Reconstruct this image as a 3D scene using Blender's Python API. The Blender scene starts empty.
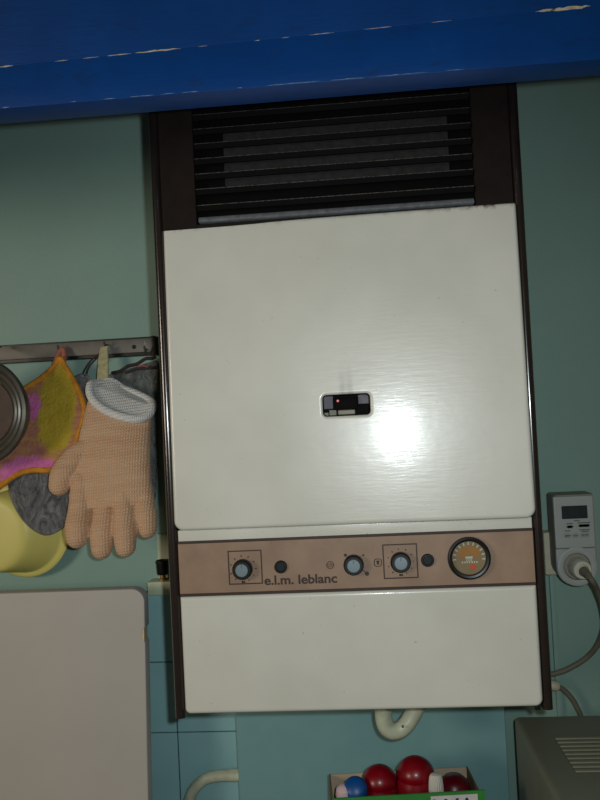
import bpy, bmesh, math, random
from mathutils import Vector, Matrix, Quaternion

random.seed(7)
scene = bpy.context.scene
col = scene.collection
PI = math.pi

# ---------------------------------------------------------------- camera, world, flash, exposure
cam_d = bpy.data.cameras.new('camera')
cam = bpy.data.objects.new('camera', cam_d)
col.objects.link(cam)
cam_d.sensor_fit = 'VERTICAL'
cam_d.sensor_height = 36.0
cam_d.lens = 36.0 * 778.0 / 800.0
cam_d.clip_start = 0.02
cam.location = (0.23743, -1.25039, 1.54793)
cam.rotation_mode = 'XYZ'
cam.rotation_euler = (1.59703, 0.05019, 0.07665)
scene.camera = cam

world = bpy.data.worlds.new('kitchen_ambient')
scene.world = world
world.use_nodes = True
wbg = world.node_tree.nodes['Background']
wbg.inputs[0].default_value = (1.0, 0.80, 0.52, 1)
wbg.inputs[1].default_value = 0.075

# the built-in flash of the compact camera, a few centimetres right of its lens
fl_d = bpy.data.lights.new('camera_flash', 'SPOT')
fl_d.energy = 14.5
fl_d.color = (0.90, 1.0, 1.02)
fl_d.shadow_soft_size = 0.012
fl_d.spot_size = math.radians(104)
fl_d.spot_blend = 1.0
fl = bpy.data.objects.new('camera_flash', fl_d)
col.objects.link(fl)
fl.location = (0.2826, -1.232, 1.5675)
fl.rotation_euler = (Vector((0.10, 0.0, 1.42)) - Vector(fl.location)).to_track_quat('-Z', 'Y').to_euler()

# warm room lamp to the left behind the photographer
rl_d = bpy.data.lights.new('kitchen_lamp', 'AREA')
rl_d.shape = 'DISK'
rl_d.size = 0.7
rl_d.energy = 15.0
rl_d.color = (1.0, 0.86, 0.68)
rl = bpy.data.objects.new('kitchen_lamp', rl_d)
col.objects.link(rl)
rl.location = (-1.7, -2.0, 1.75)
rl.rotation_euler = (Vector((0.0, 0.0, 1.40)) - Vector(rl.location)).to_track_quat('-Z', 'Y').to_euler()

vs = scene.view_settings
vs.view_transform = 'Standard'
vs.look = 'None'
vs.gamma = 1.0
vs.use_curve_mapping = False
vs.exposure = 0.0


# ---------------------------------------------------------------- materials
def hexc(r, g, b):
    def f(c):
        c /= 255.0
        return c / 12.92 if c <= 0.04045 else ((c + 0.055) / 1.055) ** 2.4
    return (f(r), f(g), f(b), 1.0)


class NT:
    def __init__(self, name):
        self.m = bpy.data.materials.new(name)
        self.m.use_nodes = True
        self.t = self.m.node_tree
        self.b = self.t.nodes['Principled BSDF']
        self.tc = self.t.nodes.new('ShaderNodeTexCoord')

    def n(self, kind, **kw):
        nd = self.t.nodes.new(kind)
        for k, v in kw.items():
            setattr(nd, k, v)
        return nd

    def l(self, a, b):
        self.t.links.new(a, b)

    def coords(self, scale=(1, 1, 1), rot=(0, 0, 0)):
        mp = self.n('ShaderNodeMapping')
        mp.inputs['Scale'].default_value = scale
        mp.inputs['Rotation'].default_value = rot
        self.l(self.tc.outputs['Object'], mp.inputs['Vector'])
        return mp.outputs['Vector']

    def noise(self, scale, detail=4, rough=0.55, vec=None, dist=0.0):
        nd = self.n('ShaderNodeTexNoise')
        nd.inputs['Scale'].default_value = scale
        nd.inputs['Detail'].default_value = detail
        nd.inputs['Roughness'].default_value = rough
        nd.inputs['Distortion'].default_value = dist
        self.l(vec if vec is not None else self.tc.outputs['Object'], nd.inputs['Vector'])
        return nd.outputs['Fac']

    def ramp(self, fac, stops):
        r = self.n('ShaderNodeValToRGB')
        e = r.color_ramp.elements
        while len(e) < len(stops):
            e.new(0.5)
        for i, (p, c) in enumerate(stops):
            e[i].position = p
            e[i].color = c if not isinstance(c, (int, float)) else (c, c, c, 1)
        self.l(fac, r.inputs['Fac'])
        return r.outputs['Color']

    def mix(self, fac, a, b, mode='MIX'):
        mx = self.n('ShaderNodeMix', data_type='RGBA', blend_type=mode)
        for sock, v in ((mx.inputs[0], fac), (mx.inputs[6], a), (mx.inputs[7], b)):
            if hasattr(v, 'is_output'):
                self.l(v, sock)
            else:
                sock.default_value = v
        return mx.outputs[2]

    def math(self, op, a, b=0.0, c=0.0):
        nd = self.n('ShaderNodeMath', operation=op)
        for sock, v in zip(nd.inputs, (a, b, c)):
            if hasattr(v, 'is_output'):
                self.l(v, sock)
            else:
                sock.default_value = v
        return nd.outputs[0]

    def bump(self, h, strength=0.2, dist=0.002):
        bp = self.n('ShaderNodeBump')
        bp.inputs['Strength'].default_value = strength
        bp.inputs['Distance'].default_value = dist
        self.l(h, bp.inputs['Height'])
        self.l(bp.outputs['Normal'], self.b.inputs['Normal'])
        self.l(bp.outputs['Normal'], self.b.inputs['Coat Normal'])

    def set(self, **kw):
        names = dict(color='Base Color', rough='Roughness', metal='Metallic', coat='Coat Weight',
                     coat_rough='Coat Roughness', spec='Specular IOR Level', trans='Transmission Weight',
                     sheen='Sheen Weight', aniso='Anisotropic', ior='IOR')
        for k, v in kw.items():
            s = self.b.inputs[names[k]]
            if hasattr(v, 'is_output'):
                self.l(v, s)
            else:
                s.default_value = v
        return self


def simple(name, rgb, rough=0.5, metal=0.0, var=0.12, vscale=40, bump=0.0, bscale=300, bdist=0.0006, **kw):
    t = NT(name)
    c = hexc(*rgb)
    dark = (c[0] * (1 - var), c[1] * (1 - var), c[2] * (1 - var), 1)
    lite = (min(1, c[0] * (1 + var)), min(1, c[1] * (1 + var)), min(1, c[2] * (1 + var)), 1)
    t.set(color=t.ramp(t.noise(vscale), [(0.3, dark), (0.7, lite)]), rough=rough, metal=metal, **kw)
    if bump:
        t.bump(t.noise(bscale), bump, bdist)
    return t.m


def mat_enamel(name, soot=False, rust=False):
    t = NT(name)
    base = t.ramp(t.noise(9, 3), [(0.3, hexc(208, 208, 198)), (0.7, hexc(219, 219, 210))])
    # small dark specks of kitchen grease
    sp = t.ramp(t.noise(190, 2), [(0.22, 1.0), (0.27, 0.0)])
    base = t.mix(t.math('MULTIPLY', sp, 0.35), base, hexc(120, 100, 80))
    sep = t.n('ShaderNodeSeparateXYZ')
    t.l(t.tc.outputs['Object'], sep.inputs[0])
    if rust:
        # rust creeping in from the top edge of the cover
        e = t.n('ShaderNodeMapRange')
        t.l(sep.outputs['Z'], e.inputs['Value'])
        for i, v in zip((1, 2, 3, 4), (0.6185, 0.6262, 0.0, 1.0)):
            e.inputs[i].default_value = v
        rn = t.ramp(t.noise(75, 5, 0.7), [(0.50, 0.0), (0.62, 1.0)])
        side = t.ramp(t.math('ABSOLUTE', t.math('ADD', sep.outputs['X'], 0.03)), [(0.12, 0.25), (0.22, 1.0)])
        base = t.mix(t.math('MULTIPLY', t.math('MULTIPLY', e.outputs[0], rn), side), base, hexc(104, 52, 26))
    if soot:
        # soot streaks burnt on above the sight window, x about 0.21 .. 0.24
        mx = t.math('ABSOLUTE', t.math('SUBTRACT', sep.outputs['X'], 0.0025))
        fx = t.ramp(t.math('MULTIPLY', mx, 40.0), [(0.0, 0.30), (0.20, 0.65), (0.42, 0.0)])
        r2 = t.n('ShaderNodeMapRange')
        t.l(sep.outputs['Z'], r2.inputs['Value'])
        for i, v in zip((1, 2, 3, 4), (0.4035, 0.440, 0.75, 0.0)):
            r2.inputs[i].default_value = v
        above = t.math('GREATER_THAN', sep.outputs['Z'], 0.3995)
        f = t.math('MULTIPLY', t.math('MULTIPLY', fx, r2.outputs[0]), above)
        f = t.math('MULTIPLY', f, t.math('ADD', t.noise(60), 0.25))
        base = t.mix(f, base, hexc(70, 64, 60))
    t.set(color=base, rough=0.31, coat=0.40, coat_rough=0.13)
    # brushed-on paint: fine horizontal ripples
    h = t.noise(1.0, 4, 0.6, t.coords((34, 34, 260)))
    h2 = t.noise(26, 2)
    hh = t.math('ADD', t.math('MULTIPLY', h, 0.55), h2)
    t.bump(hh, 0.075, 0.0026)
    return t.m


def mat_wall():
    t = NT('green_wall_paint')
    n = t.noise(5, 6, 0.6)
    c = t.ramp(n, [(0.3, hexc(133, 164, 154)), (0.7, hexc(141, 172, 162))])
    sp = t.ramp(t.noise(90, 2), [(0.20, 1.0), (0.24, 0.0)])
    c = t.mix(t.math('MULTIPLY', sp, 0.3), c, hexc(70, 80, 70))
    t.set(color=c, rough=0.5, spec=0.35)
    t.bump(t.noise(160, 4), 0.25, 0.0015)
    return t.m


def mat_tile(name, a, b):
    t = NT(name)
    t.set(color=t.ramp(t.noise(14, 4), [(0.3, hexc(*a)), (0.7, hexc(*b))]), rough=0.28, spec=0.4)
    t.bump(t.noise(30, 2), 0.08, 0.002)
    return t.m


def mat_blue():
    t = NT('blue_gloss_paint')
    c = t.ramp(t.noise(12, 5), [(0.3, hexc(1, 56, 122)), (0.7, hexc(2, 64, 136))])
    dirt = t.ramp(t.noise(24, 6, 0.65, t.coords((1, 1, 2.5))), [(0.55, 0.0), (0.75, 0.45)])
    c = t.mix(dirt, c, hexc(24, 40, 62))
    t.set(color=c, rough=0.42, spec=0.22)
    t.bump(t.noise(1.0, 4, 0.6, t.coords((30, 200, 200))), 0.25, 0.0015)
    return t.m


def mat_knit(name, a, b, c2, sx=330.0, sz=330.0):
    t = NT(name)
    w = t.n('ShaderNodeTexWave', wave_type='BANDS', bands_direction='Z')
    w.inputs['Scale'].default_value = sz / 6.28
    w.inputs['Distortion'].default_value = 3.0
    w.inputs['Detail'].default_value = 2.0
    w.inputs['Detail Scale'].default_value = 2.2
    t.l(t.coords((1, 1, 1), (0, 0.10, 0)), w.inputs['Vector'])
    w2 = t.n('ShaderNodeTexWave', wave_type='BANDS', bands_direction='X')
    w2.inputs['Scale'].default_value = sx / 6.28
    w2.inputs['Distortion'].default_value = 2.0
    t.l(t.coords(), w2.inputs['Vector'])
    st = t.math('MULTIPLY', w.outputs['Fac'], w2.outputs['Fac'])
    base = t.ramp(t.noise(1.0, 4, 0.6, t.coords((12, 12, 110))), [(0.30, hexc(*a)), (0.70, hexc(*b))])
    f = t.ramp(st, [(0.25, 0.0), (0.75, 0.75)])
    t.set(color=t.mix(f, base, hexc(*c2)), rough=0.9, spec=0.15, sheen=0.15)
    t.bump(t.math('ADD', st, t.math('MULTIPLY', t.noise(500), 0.4)), 0.7, 0.0016)
    return t.m


def mat_grey_cloth(name, a, b):
    t = NT(name)
    v = t.coords((1, 1, 0.45), (0, 0.5, 0))
    cre = t.noise(70, 7, 0.7, v, 2.0)
    t.set(color=t.ramp(cre, [(0.35, hexc(*a)), (0.66, hexc(*b))]), rough=0.9, spec=0.15, sheen=0.2)  # wrinkle shading painted into the cloth colour as dark and light tones
    t.bump(t.math('ADD', cre, t.math('MULTIPLY', t.noise(420), 0.2)), 1.0, 0.018)
    return t.m


def mat_crochet():
    # olive field with pink and mauve yarn blocks, local x to the right, z up, origin at the hanging corner
    t = NT('crochet_yarn')
    sep = t.n('ShaderNodeSeparateXYZ')
    nz = t.n('ShaderNodeTexNoise')
    nz.inputs['Scale'].default_value = 60
    t.l(t.tc.outputs['Object'], nz.inputs['Vector'])
    off = t.n('ShaderNodeVectorMath', operation='MULTIPLY_ADD')
    t.l(nz.outputs['Color'], off.inputs[0])
    off.inputs[1].default_value = (0.018, 0.018, 0.018)
    t.l(t.tc.outputs['Object'], off.inputs[2])
    t.l(off.outputs[0], sep.inputs[0])
    X, Z = sep.outputs['X'], sep.outputs['Z']

    def blob(x, z, rx, rz):
        dx = t.math('DIVIDE', t.math('SUBTRACT', X, x), rx)
        dz = t.math('DIVIDE', t.math('SUBTRACT', Z, z), rz)
        d = t.math('ADD', t.math('MULTIPLY', dx, dx), t.math('MULTIPLY', dz, dz))
        return t.ramp(d, [(0.65, 1.0), (1.0, 0.0)])
    stripe = t.ramp(t.noise(1.0, 2, 0.5, t.coords((30, 30, 160))), [(0.35, hexc(176, 112, 108)), (0.65, hexc(190, 142, 92))])
    olive = t.ramp(t.noise(90), [(0.3, hexc(182, 156, 50)), (0.7, hexc(198, 174, 64))])
    pink = t.ramp(t.noise(110), [(0.3, hexc(206, 108, 170)), (0.7, hexc(220, 128, 184))])
    c = t.mix(blob(0.012, -0.060, 0.034, 0.078), stripe, olive)
    c = t.mix(blob(-0.030, -0.056, 0.020, 0.022), c, pink)
    c = t.mix(blob(-0.030, -0.158, 0.052, 0.026), c, pink)
    t.set(color=c, rough=0.95, spec=0.1, sheen=0.2)
    w = t.n('ShaderNodeTexVoronoi')
    w.inputs['Scale'].default_value = 210
    t.l(t.tc.outputs['Object'], w.inputs['Vector'])
    t.bump(t.math('ADD', w.outputs['Distance'], t.noise(70)), 0.6, 0.0025)
    return t.m


M = {}
M['wall'] = mat_wall()
M['tile'] = mat_tile('blue_tile_glaze', (142, 186, 192), (152, 196, 200))
M['board'] = mat_tile('blue_board_paint', (120, 164, 168), (130, 172, 174))
M['grout'] = simple('dark_grout', (62, 82, 88), 0.9)
M['blue'] = mat_blue()
M['chip'] = simple('bare_chipped_paint', (190, 182, 160), 0.8, vscale=200, var=0.35)
M['worn'] = simple('pale_blue_undercoat', (110, 140, 164), 0.7, vscale=200, var=0.35)
M['enamel'] = mat_enamel('white_enamel')
M['enamel_cover'] = mat_enamel('white_enamel_cover', soot=True, rust=True)
M['brown'] = simple('brown_sheet_metal', (30, 22, 20), 0.6, spec=0.15, var=0.2, vscale=60)
M['brown_gloss'] = simple('brown_gloss_trim', (34, 27, 26), 0.22, var=0.2, coat=0.8, coat_rough=0.12)
M['black_gloss'] = simple('black_gloss_slat', (9, 8, 8), 0.6, var=0.2, spec=0.06, bump=0.3, bscale=120, bdist=0.001)
M['worn_glint_edge'] = simple('worn_glint_slat', (120, 114, 110), 0.35, var=0.8, vscale=260, coat=0.6, coat_rough=0.15)
M['mesh_grey'] = simple('sooty_grey_sheet', (46, 45, 46), 0.8, spec=0.1, var=0.25, vscale=120)
M['black'] = simple('black_plastic', (14, 14, 16), 0.4)
M['lip'] = simple('pale_glazed_lip', (120, 124, 130), 0.35, var=0.25, vscale=120)
M['tan'] = simple('tan_brushed_fascia', (150, 124, 104), 0.5, metal=0.0, var=0.14, vscale=26, bump=0.1)
M['dark_line'] = simple('dark_printed_line', (58, 42, 36), 0.6)
M['silver'] = simple('brushed_silver_cap', (122, 138, 146), 0.45, metal=0.3, var=0.1)
M['dial'] = simple('amber_dial_face', (128, 112, 80), 0.4)
M['amber'] = simple('amber_dial_print', (156, 108, 42), 0.4)
M['white_print'] = simple('white_dial_print', (186, 184, 164), 0.5)
M['red_print'] = simple('red_dial_print', (190, 74, 48), 0.5)
M['zinc'] = simple('zinc_plate', (118, 116, 124), 0.6, spec=0.2)
M['pale_plate'] = simple('pale_plate', (150, 146, 132), 0.6)
M['red_lamp'] = simple('red_indicator', (220, 30, 50), 0.3)
M['pipe'] = simple('stained_white_pipe', (188, 194, 170), 0.4, var=0.2, vscale=45)
M['pipe_dirt'] = simple('brown_pipe_stain', (120, 92, 44), 0.8, var=0.3)
M['alu'] = simple('worn_aluminium', (112, 108, 102), 0.5, metal=0.3, var=0.2, vscale=30, bump=0.1)
M['steel'] = simple('stainless_steel', (104, 101, 92), 0.36, metal=0.6, var=0.15, vscale=70)
M['pan_dark'] = simple('burnt_brown_pan_base', (62, 48, 40), 0.5, metal=0.3, var=0.3)
M['glove'] = mat_knit('peach_knit', (200, 154, 118), (214, 176, 142), (230, 206, 178), 520, 440)
M['cuff'] = mat_knit('white_ribbed_knit', (220, 219, 215), (230, 229, 226), (240, 240, 238), 700, 420)
M['loop'] = simple('ecru_tape', (176, 170, 132), 0.9, var=0.2, vscale=150, bump=0.5)
M['grey_cloth'] = mat_grey_cloth('grey_wrinkled_cloth', (78, 82, 88), (172, 174, 178))
M['grey_cloth2'] = mat_grey_cloth('grey_crease_shaded_cloth', (80, 86, 84), (164, 172, 168))
M['cord'] = simple('dark_brown_cord', (56, 46, 44), 0.9, var=0.3, vscale=200)
M['cord_red'] = simple('faded_red_thread', (150, 84, 84), 0.9)
M['crochet'] = mat_crochet()
M['orange'] = simple('orange_yarn_edging', (206, 140, 40), 0.9, var=0.25, vscale=90, bump=0.6, bscale=220, bdist=0.003)
M['pink_yarn'] = simple('dusty_pink_yarn', (176, 110, 92), 0.9, var=0.2, vscale=150, bump=0.5)
M['yellow'] = simple('pale_yellow_plastic', (216, 206, 118), 0.42, var=0.05, vscale=12)
M['lid'] = simple('grey_white_enamel', (184, 180, 174), 0.5, var=0.03, vscale=10, bump=0.05, bscale=60)
M['lid_core'] = simple('beige_chipped_core', (206, 188, 156), 0.8)
M['cream'] = simple('cream_batten_paint', (190, 200, 172), 0.6)
M['brass'] = simple('dull_brass', (170, 138, 84), 0.4, metal=0.6)
M['timer'] = simple('off_white_timer_plastic', (172, 176, 172), 0.5, var=0.04)
M['timer_side'] = simple('grey_timer_shell', (142, 140, 128), 0.6, var=0.06)
M['lcd'] = simple('dark_lcd', (40, 50, 54), 0.25)
M['key'] = simple('timer_key', (160, 162, 156), 0.5)
M['print_grey'] = simple('grey_print', (104, 106, 100), 0.6)
M['plug'] = simple('cream_plug_plastic', (206, 204, 184), 0.45)
M['cable'] = simple('grey_beige_cable', (112, 108, 94), 0.6)
M['socket'] = simple('cream_socket_plastic', (196, 192, 166), 0.5)
M['beige'] = simple('beige_appliance_paint', (112, 116, 100), 0.5, var=0.05, vscale=14)
M['beige_rib'] = simple('beige_vent_rib', (120, 122, 104), 0.5, var=0.05)
M['gap'] = simple('vent_gap', (86, 88, 76), 0.8)
M['card'] = simple('beige_card', (190, 170, 146), 0.85, var=0.08)
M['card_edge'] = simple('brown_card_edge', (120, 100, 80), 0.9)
M['green'] = simple('green_carton_print', (52, 138, 58), 0.6)
M['navy'] = simple('navy_carton_print', (40, 44, 120), 0.6)
M['carton_white'] = simple('white_carton_print', (210, 206, 206), 0.6)
M['red'] = simple('red_translucent_plastic', (128, 3, 22), 0.34, var=0.3, vscale=28, coat=0.15, coat_rough=0.15)
M['red_dark'] = simple('dark_red_plastic', (92, 4, 20), 0.36, var=0.3, vscale=28)
M['cap_blue'] = simple('blue_cap_plastic', (10, 78, 148), 0.4, var=0.08)
M['cap_white'] = simple('white_cap_plastic', (206, 202, 194), 0.5, var=0.08)
M['cap_pink'] = simple('pinkish_white_plastic', (214, 186, 194), 0.5)
M['stone'] = simple('grey_worktop', (120, 116, 108), 0.5)


# ---------------------------------------------------------------- helpers
def empty(name, loc, label, cat, group=None):
    o = bpy.data.objects.new(name, None)
    o.empty_display_size = 0.03
    col.objects.link(o)
    o.location = loc
    tag(o, label, cat, group)
    return o


def tag(o, label=None, cat=None, group=None, kind=None):
    if label:
        o['label'] = label
    if cat:
        o['category'] = cat
    if group:
        o['group'] = group
    if kind:
        o['kind'] = kind
    return o


def wloc(o):
    v = Vector((0, 0, 0))
    while o is not None:
        v += Vector(o.location)
        o = o.parent
    return v


def obj(name, bm, mat, parent=None, smooth=35, origin=None):
    """link a bmesh built in world coordinates as ONE mesh object"""
    org = wloc(parent) if parent is not None else (Vector(origin) if origin is not None else Vector((0, 0, 0)))
    bmesh.ops.remove_doubles(bm, verts=bm.verts, dist=1e-6)
    bmesh.ops.recalc_face_normals(bm, faces=bm.faces)
    bmesh.ops.translate(bm, verts=bm.verts, vec=-org)
    me = bpy.data.meshes.new(name)
    bm.to_mesh(me)
    bm.free()
    if isinstance(mat, (list, tuple)):
        for m in mat:
            me.materials.append(m)
    else:
        me.materials.append(mat)
    if smooth:
        me.polygons.foreach_set('use_smooth', [True] * len(me.polygons))
        me.set_sharp_from_angle(angle=math.radians(smooth))
    o = bpy.data.objects.new(name, me)
    col.objects.link(o)
    if parent is not None:
        o.parent = parent
    else:
        o.location = org
    return o


def box(x0, x1, y0, y1, z0, z1, bev=0.0, seg=2, bm=None):
    b = bmesh.new()
    bmesh.ops.create_cube(b, size=1.0)
    for v in b.verts:
        v.co = Vector((x0 + (v.co.x + .5) * (x1 - x0), y0 + (v.co.y + .5) * (y1 - y0), z0 + (v.co.z + .5) * (z1 - z0)))
    if bev:
        bmesh.ops.bevel(b, geom=b.edges[:], offset=bev, segments=seg, profile=0.6, affect='EDGES')
    return join(bm, b)


def join(a, b):
    if a is None:
        return b
    me = bpy.data.meshes.new('tmp')
    b.to_mesh(me)
    b.free()
    a.from_mesh(me)
    bpy.data.meshes.remove(me)
    return a


def xform(bm, mtx):
    bmesh.ops.transform(bm, matrix=mtx, verts=bm.verts)
    return bm


def lathe(profile, center, axis=(0, -1, 0), n=48, bm=None):
    """profile: list of (radius, height along axis)"""
    b = bmesh.new()
    q = Vector((0, 0, 1)).rotation_difference(Vector(axis).normalized())
    rings = []
    for r, h in profile:
        if r < 1e-6:
            rings.append([b.verts.new(Vector(center) + q @ Vector((0, 0, h)))])
        else:
            rings.append([b.verts.new(Vector(center) + q @ Vector((r * math.cos(2 * PI * i / n), r * math.sin(2 * PI * i / n), h))) for i in range(n)])
    for A, B in zip(rings[:-1], rings[1:]):
        for i in range(n):
            j = (i + 1) % n
            if len(A) == 1 and len(B) == 1:
                continue
            if len(A) == 1:
                b.faces.new((A[0], B[i], B[j]))
            elif len(B) == 1:
                b.faces.new((A[i], A[j], B[0]))
            else:
                b.faces.new((A[i], A[j], B[j], B[i]))
    return join(bm, b)


def smooth_path(pts, per=8, closed=False):
    P = [Vector(p) for p in pts]
    n = len(P)
    out = []
    rng = range(n) if closed else range(n - 1)
    for i in rng:
        if closed:
            a, b, c, d = P[(i - 1) % n], P[i], P[(i + 1) % n], P[(i + 2) % n]
        else:
            a, b, c, d = P[max(i - 1, 0)], P[i], P[i + 1], P[min(i + 2, n - 1)]
        for k in range(per):
            t = k / per
            out.append(0.5 * ((2 * b) + (c - a) * t + (2 * a - 5 * b + 4 * c - d) * t * t + (3 * b - a - 3 * c + d) * t ** 3))
    if not closed:
        out.append(P[-1])
    return out


def tube(pts, r, n=12, closed=False, flat=1.0, bm=None):
    b = bmesh.new()
    P = [Vector(p) for p in pts]
    m = len(P)
    rr = r if isinstance(r, (list, tuple)) else [r] * m
    rings = []
    up = None
    for i in range(m):
        if closed:
            t = (P[(i + 1) % m] - P[i - 1]).normalized()
        else:
            t = (P[min(i + 1, m - 1)] - P[max(i - 1, 0)]).normalized()
        if up is None:
            up = Vector((0, -1, 0)) if abs(t.y) < 0.9 else Vector((0, 0, 1))
        up = (up - t * up.dot(t)).normalized()
        s = t.cross(up)
        rings.append([b.verts.new(P[i] + (s * math.cos(2 * PI * k / n) + up * math.sin(2 * PI * k / n) * flat) * rr[i]) for k in range(n)])
    cnt = m if closed else m - 1
    for i in range(cnt):
        A, B = rings[i], rings[(i + 1) % m]
        for k in range(n):
            b.faces.new((A[k], A[(k + 1) % n], B[(k + 1) % n], B[k]))
    if not closed:
        b.faces.new(rings[0][::-1])
        b.faces.new(rings[-1])
    return join(bm, b)


def rr(x0, x1, z0, z1, r, k=6):
    """rounded rectangle loop, 4 * (k + 1) points; r may be one radius or (bl, br, tr, tl)"""
    R = r if isinstance(r, (list, tuple)) else [r] * 4
    cs = [(x0 + R[0], z0 + R[0], PI, R[0]), (x1 - R[1], z0 + R[1], 1.5 * PI, R[1]), (x1 - R[2], z1 - R[2], 0.0, R[2]), (x0 + R[3], z1 - R[3], .5 * PI, R[3])]
    out = []
    for cx, cz, a0, q in cs:
        for i in range(k + 1):
            a = a0 + .5 * PI * i / k
            out.append((cx + q * math.cos(a), cz + q * math.sin(a)))
    return out


def loft(rings, cap_first=False, cap_last=False, bm=None):
    """rings of equal length, each a list of 3-D points"""
    b = bmesh.new()
    V = [[b.verts.new(Vector(p)) for p in r] for r in rings]
    n = len(V[0])
    for A, B in zip(V[:-1], V[1:]):
        for i in range(n):
            j = (i + 1) % n
            b.faces.new((A[i], A[j], B[j], B[i]))
    if cap_first:
        b.faces.new(V[0][::-1])
    if cap_last:
        b.faces.new(V[-1])
    return join(bm, b)


def pillow(x0, x1, z0, z1, r, yf, yb, bev=0.004, bulge=0.0, hole=None):
    """pressed sheet cover: rolled edge, flat front, optional rounded hole (x0, x1, z0, z1, r)"""
    rings = [[(x, yb, z) for x, z in rr(x0, x1, z0, z1, r)]]
    R = r if isinstance(r, (list, tuple)) else [r] * 4
    for i in range(6):
        a = .5 * PI * i / 5
        ins = bev * (1 - math.cos(a))
        rings.append([(x, yf + bev * (1 - math.sin(a)), z) for x, z in rr(x0 + ins, x1 - ins, z0 + ins, z1 - ins, [max(q - ins, 0.0008) for q in R])])
    for q_ in (0.0012, 0.0030):
        ins = bev + q_
        rings.append([(x, yf, z) for x, z in rr(x0 + ins, x1 - ins, z0 + ins, z1 - ins, [max(q - ins, 0.0008) for q in R])])
    if hole:
        hx0, hx1, hz0, hz1, hr = hole
        for o in (0.0065, 0.0045):
            rings.append([(x, yf, z) for x, z in rr(hx0 - o, hx1 + o, hz0 - o, hz1 + o, hr + o)])
        for i in range(5):
            a = .5 * PI * i / 4
            o = 0.003 * (1 - math.sin(a))
            rings.append([(x, yf + 0.003 * (1 - math.cos(a)), z) for x, z in rr(hx0 - o, hx1 + o, hz0 - o, hz1 + o, hr + o)])
        rings.append([(x, yf + 0.014, z) for x, z in rr(hx0, hx1, hz0, hz1, hr)])
        return loft(rings)
    return loft(rings, cap_last=True)


def puff(outline, yc, T, rings=7, per=6, back=0.6, wob=0.0, center=None, lean=(0.0, 0.0)):
    """soft padded cloth shape from a closed outline of (x, z)"""
    pts = smooth_path([(x, 0, z) for x, z in outline], per, True)
    c = Vector(center) if center else sum(pts, Vector()) / len(pts)
    b = bmesh.new()

    def ring(s, y):
        return [b.verts.new((c.x + (p.x - c.x) * s, y, c.z + (p.z - c.z) * s)) for p in pts]
    ss = [0.06 + (1 - 0.06) * math.sin(.5 * PI * i / rings) for i in range(rings + 1)]
    F, Bk = [], []
    for s in ss[:-1]:
        h = T * (1 - s ** 4) ** .5
        F.append(ring(s, yc - h))
        Bk.append(ring(s, yc + h * back))
    E = ring(1.0, yc)
    for L in (F + [E], Bk + [E]):
        for A, B in zip(L[:-1], L[1:]):
            for i in range(len(A)):
                j = (i + 1) % len(A)
                b.faces.new((A[i], A[j], B[j], B[i]))
        b.faces.new(L[0])
    for v in b.verts:
        v.co.y -= lean[0] * (lean[1] - v.co.z)
    if wob:
        rnd = random.Random(3)
        ph = [rnd.uniform(0, 6) for _ in range(6)]
        for v in b.verts:
            v.co.y += wob * (math.sin(v.co.x * 70 + ph[0]) * math.sin(v.co.z * 45 + ph[1]) + .5 * math.sin((v.co.x + v.co.z) * 130 + ph[2]))
    return b


def remeshed(bm, voxel, smooth_iter=6):
    """fuse overlapping closed shapes into one continuous skin (returns a bmesh)"""
    me = bpy.data.meshes.new('tmp')
    bmesh.ops.recalc_face_normals(bm, faces=bm.faces)
    bm.to_mesh(me)
    bm.free()
    o = bpy.data.objects.new('tmp', me)
    col.objects.link(o)
    m = o.modifiers.new('r', 'REMESH')
    m.mode = 'VOXEL'
    m.voxel_size = voxel
    s = o.modifiers.new('s', 'SMOOTH')
    s.iterations = smooth_iter
    s.factor = 0.5
    dg = bpy.context.evaluated_depsgraph_get()
    dg.update()
    me2 = bpy.data.meshes.new_from_object(o.evaluated_get(dg))
    bpy.data.objects.remove(o)
    bpy.data.meshes.remove(me)
    out = bmesh.new()
    out.from_mesh(me2)
    bpy.data.meshes.remove(me2)
    return out


def letters(text, x0, x1, z0, height, y, depth=0.0004, bold=0.0, slant=0.0):
    """flat lettering on a surface that faces -y"""
    cu = bpy.data.curves.new('tmp', 'FONT')
    cu.body = text
    cu.size = 1.0
    cu.extrude = 0.02
    cu.bevel_depth = bold
    cu.bevel_resolution = 0
    o = bpy.data.objects.new('tmp', cu)
    col.objects.link(o)
    dg = bpy.context.evaluated_depsgraph_get()
    dg.update()
    me = bpy.data.meshes.new_from_object(o.evaluated_get(dg))
    bpy.data.objects.remove(o)
    bpy.data.curves.remove(cu)
    b = bmesh.new()
    b.from_mesh(me)
    bpy.data.meshes.remove(me)
    xs = [v.co.x for v in b.verts]
    ys = [v.co.y for v in b.verts]
    sx = (x1 - x0) / (max(xs) - min(xs))
    sy = height / max(ys)
    mx = min(xs)
    zmax = max(abs(v.co.z) for v in b.verts)
    for v in b.verts:
        v.co = Vector((x0 + (v.co.x - mx) * sx, y - (v.co.z + zmax) / (2 * zmax) * depth, z0 + v.co.y * sy))
    return b


def disc(cx, cz, r, y0, y1, bev=0.0006, n=40, bm=None):
    """short cylinder facing -y, back at y0, front at y1 (y1 < y0)"""
    return lathe([(0, 0), (r, 0), (r, y0 - y1 - bev), (r - bev, y0 - y1), (0, y0 - y1)], (cx, y0, cz), (0, -1, 0), n, bm)


# ---------------------------------------------------------------- the setting
tag(obj('wall_back', box(-1.3, 1.6, 0.0, 0.12, 0.0, 2.6), M['wall'], origin=(0.1, 0, 0)), kind='structure')
tag(obj('floor', box(-1.3, 1.6, -2.6, 0.12, -0.05, 0.0), M['stone']), kind='structure')

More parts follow.
